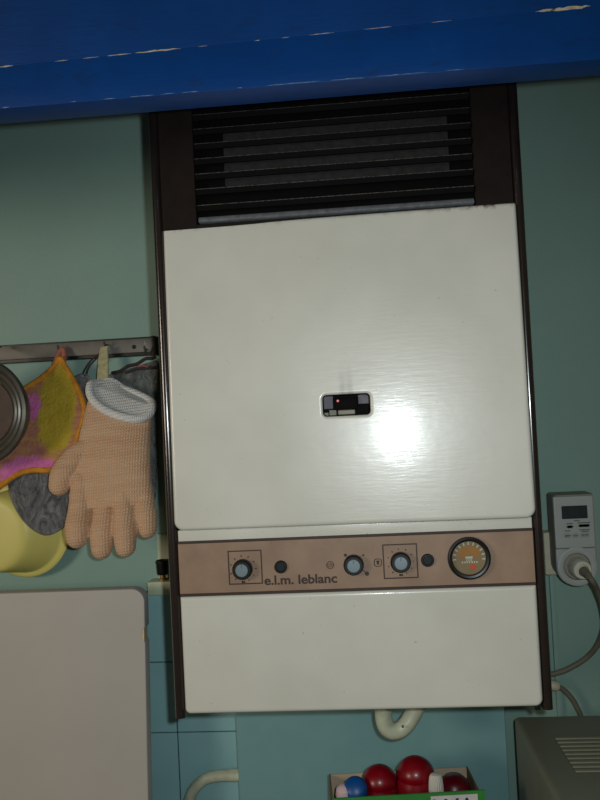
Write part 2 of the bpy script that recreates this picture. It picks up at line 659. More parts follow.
# glazed wall tiles up to the batten
b = box(-1.2, 0.0300, -0.006, 0.0, 0.3, 1.2826)
tl = bmesh.new()
g = 0.0016
zz = [1.2826 - i * 0.1126 for i in range(8)]
xx = [0.0160 - i * 0.0963 for i in range(12)]
for i in range(len(xx) - 1):
    for k in range(len(zz) - 1):
        box(xx[i + 1] + g / 2, (xx[i] if i else 0.0210) - g / 2, -0.0085, -0.004, zz[k + 1] + g / 2, zz[k] - g / 2, 0.0008, 1, tl)
t1 = tag(obj('trim_1', b, M['grout']), kind='structure')
obj('tiles', tl, M['tile'], t1)
# smooth painted board that covers the plumbing beside the tiles
tag(obj('trim_2', box(0.0212, 0.4330, -0.042, 0.0, 0.3, 1.20, 0.001, 1), M['board']), kind='structure')

# ---------------------------------------------------------------- blue wall cupboard across the top
cup = empty('wall_cupboard', (0.2, -0.47, 1.889), 'blue painted wooden wall cupboard spanning the top above the boiler', 'cupboard')
obj('body', box(-1.1, 1.4, -0.43, 0.0, 2.10, 2.55), M['blue'], cup)
def rail_top(x):
    return 1.9388 + 0.0158 * (x - 0.19)


b = box(-1.1, 1.4, -0.470, -0.430, 1.889, 1.9388, 0.0014, 2)
for v in b.verts:
    if v.co.z > 1.92:
        v.co.z += 0.0158 * (v.co.x - 0.19)
obj('bottom_rail', b, M['blue'], cup)
b = box(-1.1, 1.4, -0.4675, -0.430, 1.9394, 2.55, 0.0012, 2)
for v in b.verts:
    if v.co.z < 2.0:
        v.co.z += 0.0158 * (v.co.x - 0.19)
obj('front_board', b, M['blue'], cup)


def chips(name, spots, y, z, mat, parent, seed):
    """flakes of missing paint along an arris: small irregular lozenges, each a piece of its own"""
    rnd = random.Random(seed)
    for x0, x1, h in spots:
        h *= 0.55
        cb = bmesh.new()
        n = max(3, int((x1 - x0) / 0.004))
        top, bot = [], []
        for i in range(n + 1):
            x = x0 + (x1 - x0) * i / n
            e = math.sin(PI * i / n) ** .5 if 0 < i < n else 0.0
            zc = z if z else rail_top(x) - .0008
            top.append((x, zc + h * e * rnd.uniform(.1, .9)))
            bot.append((x, zc - h * e * rnd.uniform(.1, .9)))
        L = bot + top[::-1][1:-1]
        f = [cb.verts.new((x, y, zq)) for x, zq in L]
        k = [cb.verts.new((x, y + 0.001, zq)) for x, zq in L]
        cb.faces.new(f)
        m = len(L)
        for i in range(m):
            cb.faces.new((f[i], k[i], k[(i + 1) % m], f[(i + 1) % m]))
        obj(name, cb, mat, parent, smooth=0)


chips('paint_chip', [(-0.124, -0.104, .0022), (-0.060, -0.045, .0008), (-0.030, -0.012, .0007), (-0.004, 0.022, .0011), (0.026, 0.074, .0028), (0.092, 0.102, .0008), (0.150, 0.156, .0008), (0.178, 0.186, .0010),
                     (0.206, 0.232, .0010), (0.262, 0.29, .0007), (0.33, 0.35, .0006), (0.432, 0.452, .0032), (0.446, 0.486, .0048)], -0.4703, 0.0, M['chip'], cup, 4)
chips('paint_chip', [(-0.118, -0.110, .0022), (-0.045, -0.038, .0010), (-0.010, 0.004, .0009), (0.018, 0.044, .0012), (0.050, 0.066, .0010), (0.072, 0.090, .0013),
                          (0.13, 0.136, .0008), (0.16, 0.215, .0009), (0.225, 0.26, .0009), (0.27, 0.325, .0008), (0.34, 0.36, .0006)], -0.4703, 1.8902, M['worn'], cup, 9)

# ---------------------------------------------------------------- the boiler
YF = -0.280
boil = empty('wall_boiler', (0.22, 0.0, 1.176), 'white and brown enamelled gas boiler hanging on the wall in the centre', 'boiler')
obj('casing', box(-0.0135, 0.4525, -0.262, 0.0, 1.190, 2.02, 0.002, 1), M['brown'], boil)
# glossy brown side trims: half-round profile
for s, (x0, x1) in ((0, (-0.0142, -0.0012)), (1, (0.4412, 0.4540))):
    prof = []
    w = x1 - x0
    for i in range(13):
        a = PI * i / 12
        prof.append((x0 + w / 2 - math.cos(a) * w / 2, -0.270 - math.sin(a) ** .8 * 0.0075))
    prof = [(x0, -0.255)] + prof + [(x1, -0.255)]
    obj('side_trim', loft([[(x, y, 1.1805 + 0.0010 * s) for x, y in prof], [(x, y, 2.02) for x, y in prof]], True, True), M['brown_gloss'], boil, 40)

# upper brown front with the louvred grille
gx0, gx1, gz0, gz1 = 0.0438, 0.3945, 1.8055, 1.965
b = box(-0.0012, gx0, -0.277, -0.255, 1.799, 2.02, 0.001, 1)
box(gx1, 0.4412, -0.277, -0.255, 1.799, 2.02, 0.001, 1, b)
box(gx0 - .001, gx1 + .001, -0.277, -0.255, 1.965, 2.02, 0.001, 1, b)
box(gx0 - .001, gx1 + .001, -0.277, -0.255, 1.799, gz0 - .002, 0.0005, 1, b)
obj('grille_surround', b, M['brown'], boil)
obj('grille_backing', box(gx0, gx1, -0.263, -0.2605, gz0, gz1), M['black_gloss'], boil)
obj('filter_sheet', box(0.0805, 0.3665, -0.2645, -0.2622, 1.8455, 1.9275), M['mesh_grey'], boil)
for k, z in enumerate((1.9600, 1.9415, 1.9232, 1.9043, 1.8850, 1.8655, 1.8460, 1.8252)):
    pr_ = [(-0.2785, z - .0050), (-0.2808, z + .0013), (-0.2800, z + .0024), (-0.2680, z + .0058), (-0.2665, z + .0050), (-0.2670, z + .0030), (-0.2770, z - .0054)]
    b = loft([[(gx0 + .0015, y, q) for y, q in pr_], [(gx1 - .0015, y, q) for y, q in pr_]], True, True)
    for f in b.faces:
        if all(v.co.y < -0.2790 and v.co.z > z + .001 for v in f.verts):
            f.material_index = 1  # pale worn lip, its colour also stands in for the highlight line
    obj('louvre_slat', b, (M['black_gloss'], M['worn_glint_edge']), boil, 50)
b = loft([[(gx0 + .0025, y, q) for y, q in ((-0.2780, 1.8062), (-0.2795, 1.8078), (-0.2770, 1.8122), (-0.268, 1.8150), (-0.266, 1.8062))],
          [(gx1 - .0020, y, q) for y, q in ((-0.2780, 1.8062), (-0.2795, 1.8078), (-0.2770, 1.8122), (-0.268, 1.8150), (-0.266, 1.8062))]], True, True)
obj('grille_sill', b, M['lip'], boil, 50)

# white front cover with the sight window
HX0, HX1, HZ0, HZ1 = 0.1925, 0.2512, 1.5510, 1.5775
b = pillow(-0.0018, 0.4422, 1.4172, 1.8022, (0.012, 0.012, 0.003, 0.003), YF, -0.258, 0.0045, hole=(HX0, HX1, HZ0, HZ1, 0.005))
for v in b.verts:   # cover leaned slightly to place the flash highlight: its bottom and its right side stand out a few millimetres
    v.co.y += 0.032 * (v.co.z - 1.608) - 0.024 * (v.co.x - 0.2205) - 0.006
cover = obj('front_cover', b, M['enamel_cover'], boil, 50)
obj('cover_lip', box(0.0004, 0.4408, YF + .003, -0.258, 1.4010, 1.4165, 0.002, 3), M['enamel'], boil)
# inside the sight window
sw = obj('sight_window', box(HX0 - .004, HX1 + .004, -0.2645, -0.262, HZ0 - .004, HZ1 + .004), M['black_gloss'], cover)
obj('metal_plate', box(HX0 + .0005, HX0 + .0125, -0.2665, -0.264, 1.5605, 1.5768, .0006, 1), M['zinc'], cover)
obj('metal_plate', box(HX1 - .0145, HX1 - .0005, -0.2665, -0.264, 1.5650, 1.5768, .0006, 1), M['zinc'], cover)
obj('burner_block', box(0.2050, 0.2355, -0.2725, -0.264, 1.5585, 1.5735, .0015, 2), M['black_gloss'], cover)
b = box(HX0 + .0005, 0.1985, -0.2675, -0.264, 1.5518, 1.5560, .0005, 1)
box(0.1995, 0.2085, -0.2675, -0.264, 1.5518, 1.5590, .0005, 1, b)
box(0.2105, 0.2320, -0.2690, -0.264, 1.5525, 1.5582, .0008, 1, b)
obj('pale_bracket', b, M['pale_plate'], cover)
soot_pts = [(x, YF - .0055 + 0.032 * (z - 1.608) - 0.024 * (x - 0.2205) + .003, z) for x, z in rr(HX0 + .0002, HX1 - .0002, HZ0 + .0002, HZ1 - .0002, .005)]
obj('soot_ring', tube(soot_pts, .0010, 8, True), M['black_gloss'], cover)  # added dark tube that stands for the soot around the hole
obj('indicator', disc(0.2112, 1.5700, 0.0019, -0.2720, -0.2735), M['red_lamp'], cover)

# control fascia
YS = -0.2785
fas = obj('control_fascia', box(0.0002, 0.4408, YS, -0.258, 1.3345, 1.4025, 0.0006, 1), M['tan'], boil)
b = box(0.0002, 0.4408, YS - .0012, YS, 1.3995, 1.4030, .0005, 1)
box(0.0002, 0.4408, YS - .0012, YS, 1.3335, 1.3370, .0005, 1, b)
obj('border_line', b, M['dark_line'], fas)


def frame_mark(x0, x1, z0, z1, w=0.0015):
    f = box(x0, x1, YS - .0004, YS, z1 - w, z1)
    box(x0, x1, YS - .0004, YS, z0, z0 + w, bm=f)
    box(x0, x0 + w, YS - .0004, YS, z0 + w, z1 - w, bm=f)
    box(x1 - w, x1, YS - .0004, YS, z0 + w, z1 - w, bm=f)
    return f


obj('printed_square', frame_mark(0.0632, 0.1062, 1.3463, 1.3888), M['dark_line'], fas)
obj('printed_square', frame_mark(0.2568, 0.2995, 1.3468, 1.3895), M['dark_line'], fas)


def knob(cx, cz):
    kb = lathe([(0, 0), (.0124, 0), (.0124, .0070), (.0119, .0090), (.0108, .0100), (.0086, .0100), (0, .0100)], (cx, YS, cz), (0, -1, 0), 48)
    for i in range(24):
        a = 2 * PI * i / 24
        r = box(-.0006, .0006, -.0050, 0, .0116, .0126)
        xform(r, Matrix.Translation((cx, YS, cz)) @ Matrix.Rotation(a, 4, 'Y'))
        kb = join(kb, r)
    k = obj('control_knob', kb, M['black'], fas)
    obj('knob_cap', lathe([(0, .009), (.0080, .009), (.0080, .0115), (.0075, .0122), (0, .0124)], (cx, YS, cz), (0, -1, 0), 40), M['silver'], k)
    obj('pointer_notch', box(cx - .0005, cx + .0005, YS - .0128, YS - .0120, cz + .003, cz + .0070), M['print_grey'], k)


KN = ((0.0818, 1.3656), (0.2206, 1.3662), (0.2784, 1.3674))
for cx, cz in KN:
    knob(cx, cz)
# scale marks round the two boxed knobs
rnd = random.Random(5)
for (cx, cz), start in ((KN[0], -70), (KN[2], -70)):
    b = bmesh.new()
    for i in range(11):
        a = math.radians(start + i * 32)
        r = box(-.0007, .0007, -.0003, 0, .0150, .0150 + rnd.uniform(.0012, .0026))
        xform(r, Matrix.Translation((cx, YS, cz)) @ Matrix.Rotation(a, 4, 'Y'))
        b = join(b, r)
    box(cx - .0022, cx + .0022, YS - .0003, YS, cz - .0176, cz - .0150, bm=b)
    obj('scale_marks', b, M['dark_line'], fas)
b = disc(0.2206 - .0098, 1.3662 + .0118, .0020, YS, YS - .0004, .0001, 16)
disc(0.2206 + .0122, 1.3662 + .0110, .0013, YS, YS - .0004, .0001, 16, b)
disc(0.2206 + .0158, 1.3662 - .0120, .0026, YS, YS - .0004, .0001, 16, b)
r = box(-.0005, .0005, -.0003, 0, .0125, .0172)
b = join(b, xform(r, Matrix.Translation((0.2206, YS, 1.3662)) @ Matrix.Rotation(math.radians(125), 4, 'Y')))
obj('position_marks', b, M['dark_line'], fas)
# round black button and indicator
for cx, cz in ((0.1296, 1.3666), (0.3115, 1.3682)):
    k = obj('push_button', lathe([(0, 0), (.0080, 0), (.0080, .0022), (.0070, .0034), (.0060, .0034), (.0056, .0022), (0, .0022)], (cx, YS, cz), (0, -1, 0), 36), M['black'], fas)
    obj('button_face', disc(cx, cz, .0054, YS - .002, YS - .0034), M['lcd'], k)
# ring symbol and tap-like symbol printed between the knobs
b = tube([(0.1912 + .0045 * math.cos(2 * PI * i / 24), YS, 1.3664 + .0045 * math.sin(2 * PI * i / 24)) for i in range(24)], .0004, 6, True)
for i in range(5):
    q = -.0034 + i * .0017
    h = math.sqrt(max(.0042 ** 2 - q * q, 0)) * .8
    tube([(0.1912 + q - .0006, YS, 1.3664 - h), (0.1912 + q + .0006, YS, 1.3664 + h)], .00035, 5, bm=b)
obj('printed_symbol', b, M['dark_line'], fas)
L = rr(0.2460, 0.2550, 1.3628, 1.3718, .003, 4)
b = tube([(x, YS, z) for x, z in L], .0005, 6, True)
box(0.2490, 0.2520, YS - .0004, YS, 1.3650, 1.3690, bm=b)
box(0.2480, 0.2530, YS - .0004, YS, 1.3688, 1.3698, bm=b)
obj('printed_symbol', b, M['dark_line'], fas)
obj('maker_lettering', letters('e.l.m. leblanc', 0.1080, 0.1990, 1.3448, 0.0112, YS, .0004, 0.024), M['dark_line'], fas, 0)
# pressure gauge
GX, GZ = 0.3618, 1.3694
ga = obj('gauge_bezel', lathe([(.0200, 0), (.0255, 0), (.0262, .004), (.0255, .0062), (.0236, .0070), (.0212, .0064), (.0203, .0030), (.0200, 0)], (GX, YS, GZ), (0, -1, 0), 64), M['black'], fas)
obj('dial', disc(GX, GZ, .0216, YS, YS - .0022), M['dial'], ga)
b = bmesh.new()
for i in range(11):
    a = math.radians(-95 + 19 * i)
    r = box(-.0008, .0008, -.0004, 0, .0158, .0196)
    b = join(b, xform(r, Matrix.Translation((GX, YS - .0022, GZ)) @ Matrix.Rotation(a, 4, 'Y')))
obj('dial_ticks', b, M['white_print'], ga)
b = bmesh.new()
ri, ro = .0050, .0148
V = []
for i in range(25):
    a = math.radians(8 + 164 * i / 24)
    V.append((b.verts.new((GX + ri * math.cos(a), YS - .0025, GZ + ri * math.sin(a))), b.verts.new((GX + ro * math.cos(a), YS - .0025, GZ + ro * math.sin(a)))))
for A, B in zip(V[:-1], V[1:]):
    b.faces.new((A[0], A[1], B[1], B[0]))
obj('amber_sector', b, M['amber'], ga, 0)
b = box(GX - .0045, GX + .0045, YS - .0034, YS - .0026, GZ - .0008, GZ + .0022, .0003, 1)
for i in range(7):
    box(GX - .009 + i * .0029, GX - .0074 + i * .0029, YS - .0026, YS - .0022, GZ - .0062, GZ - .0040, bm=b)
for i in range(4):
    box(GX - .0035 + i * .002, GX - .0026 + i * .002, YS - .0026, YS - .0022, GZ - .0042, GZ - .0012, bm=b)
obj('dial_figures', b, M['white_print'], ga)
obj('red_zone', disc(GX + .004, GZ - .0110, .0036, YS - .0021, YS - .0026, .0002, 20), M['red_print'], ga)
# lower white cover, hanging lug and condensate elbow
b = pillow(0.0000, 0.4412, 1.1868, 1.3332, (0.007, 0.009, 0.002, 0.002), YF, -0.255, 0.0045)
obj('lower_cover', b, M['enamel'], boil, 50)
obj('fixing_lug', box(0.4325, 0.4392, -0.272, -0.255, 1.1795, 1.1900, .001, 1), M['black'], boil)
pth = smooth_path([(0.2500, -0.165, 1.200), (0.2490, -0.165, 1.150), (0.2490, -0.165, 1.132), (0.2530, -0.165, 1.1200), (0.2640, -0.163, 1.1150), (0.2780, -0.160, 1.1205), (0.2930, -0.155, 1.140), (0.313, -0.150, 1.175), (0.325, -0.15, 1.2)], 8)
dp = obj('drain_pipe', tube(pth, 0.0118, 20), M['pipe'], boil)
obj('pipe_stain', disc(0.2740, 1.1250, .0016, -0.173, -0.1765, .0004, 14), M['pipe_dirt'], dp)

# ---------------------------------------------------------------- hook rail and what hangs on it
rail = empty('hook_rail', (-0.22, 0.0, 1.667), 'worn grey metal hook rail with black edges left of the boiler', 'rail')
obj('back_strip', box(-0.62, -0.0862, -0.0100, 0.0, 1.6660, 1.6965, .0008, 1), M['black'], rail)
obj('face', box(-0.62, -0.0925, -0.0140, -0.0090, 1.6715, 1.6935, .0010, 2), M['alu'], rail)
obj('end_cap', box(-0.0935, -0.0855, -0.0155, 0.0, 1.6655, 1.6968, .0015, 2), M['black'], rail)
for x in (-0.1215, -0.49):
    obj('screw', lathe([(0, 0), (.0036, 0), (.0034, .0012), (.0014, .0020), (.0012, .0006), (0, .0006)], (x, -0.0138, 1.6805), (0, -1, 0), 20), M['cord'], rail)
b = box(-0.1045, -0.0995, -0.0146, -0.0138, 1.6835, 1.6850)
box(-0.1040, -0.1025, -0.0146, -0.0138, 1.6850, 1.6890, bm=b)
box(-0.1025, -0.0995, -0.0146, -0.0138, 1.6795, 1.6810, bm=b)
obj('scratch', b, M['pale_plate'], rail)
for x, z in ((-0.2425, 1.6820), (-0.1655, 1.6835), (-0.100, 1.6720), (-0.376, 1.682)):
    p = smooth_path([(x, -0.010, z + .003), (x, -0.020, z + .002), (x, -0.0225, z - .004), (x, -0.026, z + .001), (x, -0.029, z + .007)], 5)
    obj('hook', tube(p, .0016, 8), M['steel'], rail)

# the steel pan that shows at the left edge
PCX, _, PCZ = (-0.3368, -0.1300, 1.5849)
pan = empty('saucepan', (PCX, -0.130, PCZ), 'stainless steel pan with a dark base hanging at the left edge under the rail', 'pan')
prof = [(0, .030), (.0545, .030), (.0552, .0340), (.0580, .0360), (.0606, .0345), (.0614, .0310), (.0626, .0385), (.0658, .0405), (.0690, .0390), (.0698, .0350), (.0714, .0455), (.0760, .0500), (.0805, .0485),
        (.0830, .0430), (.0810, .0370), (.0770, .0300), (.0700, .0080), (.0640, .0020), (0, .0020)]
obj('bowl', lathe(prof, (PCX, -0.080, PCZ), (0, -1, 0), 72), M['steel'], pan, 30)
obj('inside_base', disc(PCX, PCZ, .0538, -0.1095, -0.1115), M['pan_dark'], pan)
p = smooth_path([(PCX - .012, -0.128, PCZ + .078), (PCX - .010, -0.100, PCZ + .095), (PCX - .003, -0.060, PCZ + .104), (PCX, -0.030, PCZ + .107), (PCX + .003, -0.060, PCZ + .104), (PCX + .010, -0.100, PCZ + .095), (PCX + .012, -0.128, PCZ + .078)], 5)
obj('hanging_ring', tube(p, .0022, 8), M['steel'], pan)

# crochet pot holder
ph = empty('pot_holder', (-0.2390, -0.03, 1.6560), 'yellow and pink crochet pot holder with orange edging hanging by a corner', 'pot holder')
out = [(-0.2350, 1.6654), (-0.2271, 1.6536), (-0.2149, 1.6335), (-0.1975, 1.6005), (-0.1919, 1.5749), (-0.1990, 1.5471), (-0.2077, 1.5227), (-0.2259, 1.4959), (-0.2448, 1.4906), (-0.2704, 1.4918), (-0.2958, 1.4868), (-0.3206, 1.4711), (-0.3362, 1.4641), (-0.3442, 1.4889), (-0.3373, 1.5350), (-0.3270, 1.5818), (-0.3152, 1.6051), (-0.2898, 1.6214), (-0.2642, 1.6362), (-0.2451, 1.6513)]
obj('crochet_square', puff(out, -0.040, 0.0055, 7, 6, .7, 0.0016, lean=(0.21, 1.66)), M['crochet'], ph)
edge = smooth_path([(x, -0.041 - 0.21 * (1.66 - z), z) for x, z in out], 6, True)
obj('edging', tube([(p.x, p.y + 0.0016 * (math.sin(p.x * 70) * math.sin(p.z * 45)), p.z) for p in edge], 0.0046, 10, True), M['orange'], ph)
lp = [(-0.2484, 1.6460), (-0.2444, 1.6620), (-0.2403, 1.6780), (-0.2368, 1.6827), (-0.2338, 1.6744), (-0.2329, 1.6581), (-0.2319, 1.6419)]
p = smooth_path([(x, y, z) for (x, z), y in zip(lp, (-.040, -.034, -.0250, -.023, -.0250, -.034, -.040))], 5)
obj('hanging_loop', tube(p, 0.0046, 10), M['pink_yarn'], ph)

# two grey cloth mitts behind
out = [(-0.2082, 1.6402), (-0.1899, 1.6327), (-0.1791, 1.5967), (-0.1808, 1.5334), (-0.1888, 1.4719), (-0.2034, 1.4269), (-0.2217, 1.4037), (-0.2466, 1.3912), (-0.2691, 1.3980), (-0.2922, 1.4169), (-0.3078, 1.4403), (-0.3173, 1.4682), (-0.3152, 1.4898), (-0.2971, 1.5201), (-0.2633, 1.5690), (-0.2290, 1.6186)]
gm = empty('oven_mitt', (-0.28, -0.016, 1.50), 'grey padded mitt with rounded tip below the pot holder, over the yellow bowl', 'oven mitt')
obj('mitt_body', puff(out, -0.0320, 0.0080, 8, 6, .7, 0.0018, center=(-0.265, 0, 1.480), lean=(0.20, 1.64)), M['grey_cloth'], gm)
p = smooth_path([(-0.2085, -0.016, 1.640), (-0.1930, -0.017, 1.662), (-0.1660, -0.0195, 1.6780), (-0.1930, -0.020, 1.655), (-0.2020, -0.018, 1.636)], 5)
obj('hanging_cord', tube(p, .0014, 8), M['cord'], gm)

out = [(-0.1668, 1.6324), (-0.1465, 1.6395), (-0.1196, 1.6478), (-0.0945, 1.6545), (-0.0832, 1.6506), (-0.0859, 1.5924), (-0.0905, 1.5279), (-0.0935, 1.4635), (-0.0984, 1.4267), (-0.1134, 1.4241), (-0.1321, 1.4459), (-0.1496, 1.4984), (-0.1632, 1.5639)]
gc = empty('cloth', (-0.12, -0.014, 1.58), 'crumpled dark grey cloth hanging behind the knitted glove next to the boiler', 'cloth')
obj('cloth_body', puff(out, -0.0155, 0.0075, 8, 6, .8, 0.0024), M['grey_cloth2'], gc)
cd = [(-0.1563, 1.6381), (-0.1378, 1.6451), (-0.1177, 1.6521), (-0.0976, 1.6591), (-0.0844, 1.6616)]
p = smooth_path([(x, -0.0235, z) for x, z in cd], 5)
q = [(v.x, v.y - .0012 * math.sin(i * .9), v.z + .0012 * math.cos(i * .9)) for i, v in enumerate(p)]
obj('cord', tube(q, .0028, 8), M['cord'], gc)
cd = [(-0.1348, 1.6385), (-0.1148, 1.6439), (-0.0950, 1.6444), (-0.0835, 1.6454)]
obj('cord', tube(smooth_path([(x, -0.0235, z) for x, z in cd], 5), .0022, 8), M['cord'], gc)
cd = [(-0.1146, 1.6471), (-0.1047, 1.6482), (-0.0966, 1.6461)]
obj('red_thread', tube(smooth_path([(x, -0.0255, z) for x, z in cd], 4), .0016, 8), M['cord_red'], gc)

# knitted glove
GS, GZR, GY0 = 0.27, 1.62, -0.062


def gy(z):
    return GY0 - GS * (GZR - z)


GY = GY0
gl = empty('knitted_glove', (-0.14, GY, 1.62), 'peach knitted oven glove with white cuff, fingers hanging down, on the rail', 'glove')


def ell(c, a, bb, kx, ky, n=40, pw=2.3, kb=None):
    L = []
    for i in range(n):
        t = 2 * PI * i / n
        ct, st = math.cos(t), math.sin(t)
        x = a * math.copysign(abs(ct) ** (2 / pw), ct)
        y = bb * math.copysign(abs(st) ** (2 / pw), st)
        L.append((c[0] + x, c[1] + y, c[2] + kx * x + (ky if y < 0 or kb is None else kb) * y))
    return L


# palm sections, from the slanted cuff mouth down to the knuckles: (left px, right px) already in metres
SL = [(-0.1770, 1.6180), (-0.1847, 1.5807), (-0.1920, 1.5410), (-0.1933, 1.5077), (-0.1979, 1.4781), (-0.2041, 1.4519), (-0.1983, 1.4327)]
SR = [(-0.0819, 1.5801), (-0.0827, 1.5524), (-0.0820, 1.5266), (-0.0812, 1.4966), (-0.0790, 1.4729), (-0.0769, 1.4524), (-0.0810, 1.4352)]
th = (.0265, .0260, .0245, .0235, .0220, .0195, .0150)
kys = (1.15, 0.70, 0.30, 0.08, 0.0, 0.0, 0.0)
secs = []
for (xl, zl), (xr, zr), t, ky in zip(SL, SR, th, kys):
    a = (xr - xl) / 2
    dz = -.006 if not secs else 0.0
    secs.append(ell(((xl + xr) / 2, gy((zl + zr) / 2), (zl + zr) / 2 + dz), a, t, (zr - zl) / (xr - xl), ky, kb=ky * .3))
body = loft(secs, True, True)


def finger(pts, rad, ys):
    pth_ = smooth_path([(x, gy(z) + y, z) for (x, z), y in zip(pts, ys)], 6)
    n_ = len(pth_)
    rs = []
    for i in range(n_):
        u = i / (n_ - 1) * (len(rad) - 1)
        k = min(int(u), len(rad) - 2)
        rs.append(rad[k] + (rad[k + 1] - rad[k]) * (u - k))
    fb = tube(pth_, rs, 18)
    for end in (0, -1):
        e = bmesh.new()
        bmesh.ops.create_uvsphere(e, u_segments=18, v_segments=12, radius=rs[end])
        bmesh.ops.translate(e, verts=e.verts, vec=pth_[end])
        fb = join(fb, e)
    return fb


done = []
fy = (0.0, -.001, -.003, -.002)
for pts, rad in (([(-0.1835, 1.4715), (-0.1845, 1.4336), (-0.1862, 1.4078), (-0.1861, 1.3922)], (.0156, .0158, .0172, .0150)),
                 ([(-0.1522, 1.4614), (-0.1504, 1.4236), (-0.1506, 1.3951), (-0.1504, 1.3739)], (.0148, .0150, .0168, .0142)),
                 ([(-0.1199, 1.4600), (-0.1170, 1.4251), (-0.1145, 1.3994), (-0.1130, 1.3768)], (.0148, .0150, .0168, .0142)),
                 ([(-0.0941, 1.4677), (-0.0886, 1.4384), (-0.0850, 1.4182), (-0.0830, 1.3996)], (.0142, .0145, .0156, .0134)),
                 ([(-0.1633, 1.5335), (-0.1950, 1.5093), (-0.2124, 1.4861), (-0.2183, 1.4686)], (.0120, .0178, .0182, .0148))):
    kf = (-.004, .0025, -.003, .004, -.003)[len(done)]
    done.append(1)
    body = join(body, finger(pts, [q * 1.07 for q in rad], [q + kf for q in fy]))
gb = remeshed(body, 0.0014, 3)
gobj = obj('glove_body', gb, M['glove'], gl, 60)
# white cuff: folded hem round the slanted mouth and the lining inside it
xl, zl = SL[0]
xr, zr = SR[0]
ca, ckx = (xr - xl) / 2, (zr - zl) / (xr - xl)
cc = ((xl + xr) / 2, gy((zl + zr) / 2), (zl + zr) / 2)
rim = ell((cc[0], cc[1], cc[2] + .001), ca + .0005, .0265, ckx, 1.15, 48, kb=0.35)
obj('cuff', tube(rim, 0.0070, 12, True), M['cuff'], gl, 60)
lin = [ell((cc[0], cc[1], cc[2] + dz), (ca + .0005) * s, .0265 * s, ckx, 1.15, 48, kb=0.35) for s, dz in ((1.0, .0045), (.88, .003), (.7, .0022), (.4, .0018), (.1, .0016))]
# the back of the mouth stands up a little towards the loop
for L in lin:
    for i, (x, y, z) in enumerate(L):
        if y > cc[1]:
            L[i] = (x, y, z + .010 * math.exp(-((x - xl - .026) / .020) ** 2) * (y - cc[1]) / .0265)
obj('lining', loft(lin, False, True), M['cuff'], gl, 60)
lp = [(-0.1660, 1.6215), (-0.1660, 1.6407), (-0.1668, 1.6599), (-0.1661, 1.6758), (-0.1650, 1.6822)]
b = bmesh.new()
P = smooth_path([(x, y, z) for (x, z), y in zip(lp, (-.046, -.040, -.0335, -.0310, -.0300))], 6)
W = (.0098, .0094, .0086, .0072, .0062)
V = []
for i, v in enumerate(P):
    u = i / (len(P) - 1) * 4
    k = min(int(u), 3)
    w = W[k] + (W[k + 1] - W[k]) * (u - k)
    V.append([b.verts.new((v.x + dx * w, v.y + dy, v.z + .0006 * dx)) for dx, dy in ((-1, 0), (-.9, -.002), (-.3, -.0012), (.3, -.0012), (.9, -.002), (1, 0), (.3, .001), (-.3, .001))])
for A, B in zip(V[:-1], V[1:]):
    for k in range(8):
        b.faces.new((A[k], A[(k + 1) % 8], B[(k + 1) % 8], B[k]))
b.faces.new(V[0])
b.faces.new(V[-1])
lo = obj('hanging_loop', b, M['loop'], gl)
obj('loop_stitching', box(-0.1700, -0.1610, -0.0425, -0.0405, 1.6300, 1.6312), M['print_grey'], lo)

# yellow bowl hanging with its base turned to the room
yb = empty('plastic_bowl', (-0.33, -0.03, 1.40), 'pale yellow plastic bowl with a rolled rim behind the grey oven mitt', 'bowl')
RC = Vector((-0.3145, -0.0140, 1.3934))
BC = Vector((-0.3553, -0.0550, 1.3914))
ax = Vector((-0.12, -0.99, 0.0)).normalized()
e1, e2 = Vector((ax.y, -ax.x, 0)) * -1, Vector((0, 0, 1))
rings = []
for r, h in ((.0480, .86), (.0690, .10), (.0745, -.03), (.0770, -.02), (.0780, .02), (.0765, .055), (.0730, .075), (.0700, .085), (.0690, .14), (.0660, .40), (.0620, .72), (.0600, .88), (.0575, .955), (.0530, .99), (.0470, 1.0), (.0200, 1.0)):
    c = RC + (BC - RC) * h
    rings.append([c + (e1 * math.cos(2 * PI * k / 80) + e2 * math.sin(2 * PI * k / 80)) * r for k in range(80)])
obj('shell', loft(rings, True, True), M['yellow'], yb, 50)

# white panel standing at the lower left, chipped on its right edge
lid_t = empty('raised_lid', (-0.3, -0.10, 0.93), 'off-white raised lid panel with rounded corner and chipped right edge at lower left', 'lid')
X1, ZT = -0.0990, 1.3070
L = [(-0.80, 0.9255), (X1, 0.9255)]
notch = [(X1, 1.2280), (X1 - .0020, 1.2300), (X1 - .0044, 1.2330), (X1 - .0050, 1.2380), (X1 - .0036, 1.2425), (X1 - .0042, 1.2450), (X1 - .0018, 1.2480), (X1, 1.2500)]
L += notch
L += [(X1, 1.2875)]
for i in range(1, 9):
    a = .5 * PI * i / 8
    L.append((X1 - .020 + .020 * math.cos(a), ZT - .020 + .020 * math.sin(a)))
L += [(-0.80, ZT)]


def lid_y(z, front):
    lean = (z - 0.93) * math.tan(math.radians(5.0))
    return -0.128 + lean + (0.0 if front else 0.022)


def inset(Lp, d):
    cx, cz = -0.45, 1.1
    o = []
    n = len(Lp)
    for i in range(n):
        p0, p1, p2 = Vector(Lp[i - 1]), Vector(Lp[i]), Vector(Lp[(i + 1) % n])
        e = ((p1 - p0).normalized() + (p2 - p1).normalized()).normalized()
        nn = Vector((-e.y, e.x))
        o.append((p1.x + nn.x * d, p1.y + nn.y * d))
    return o


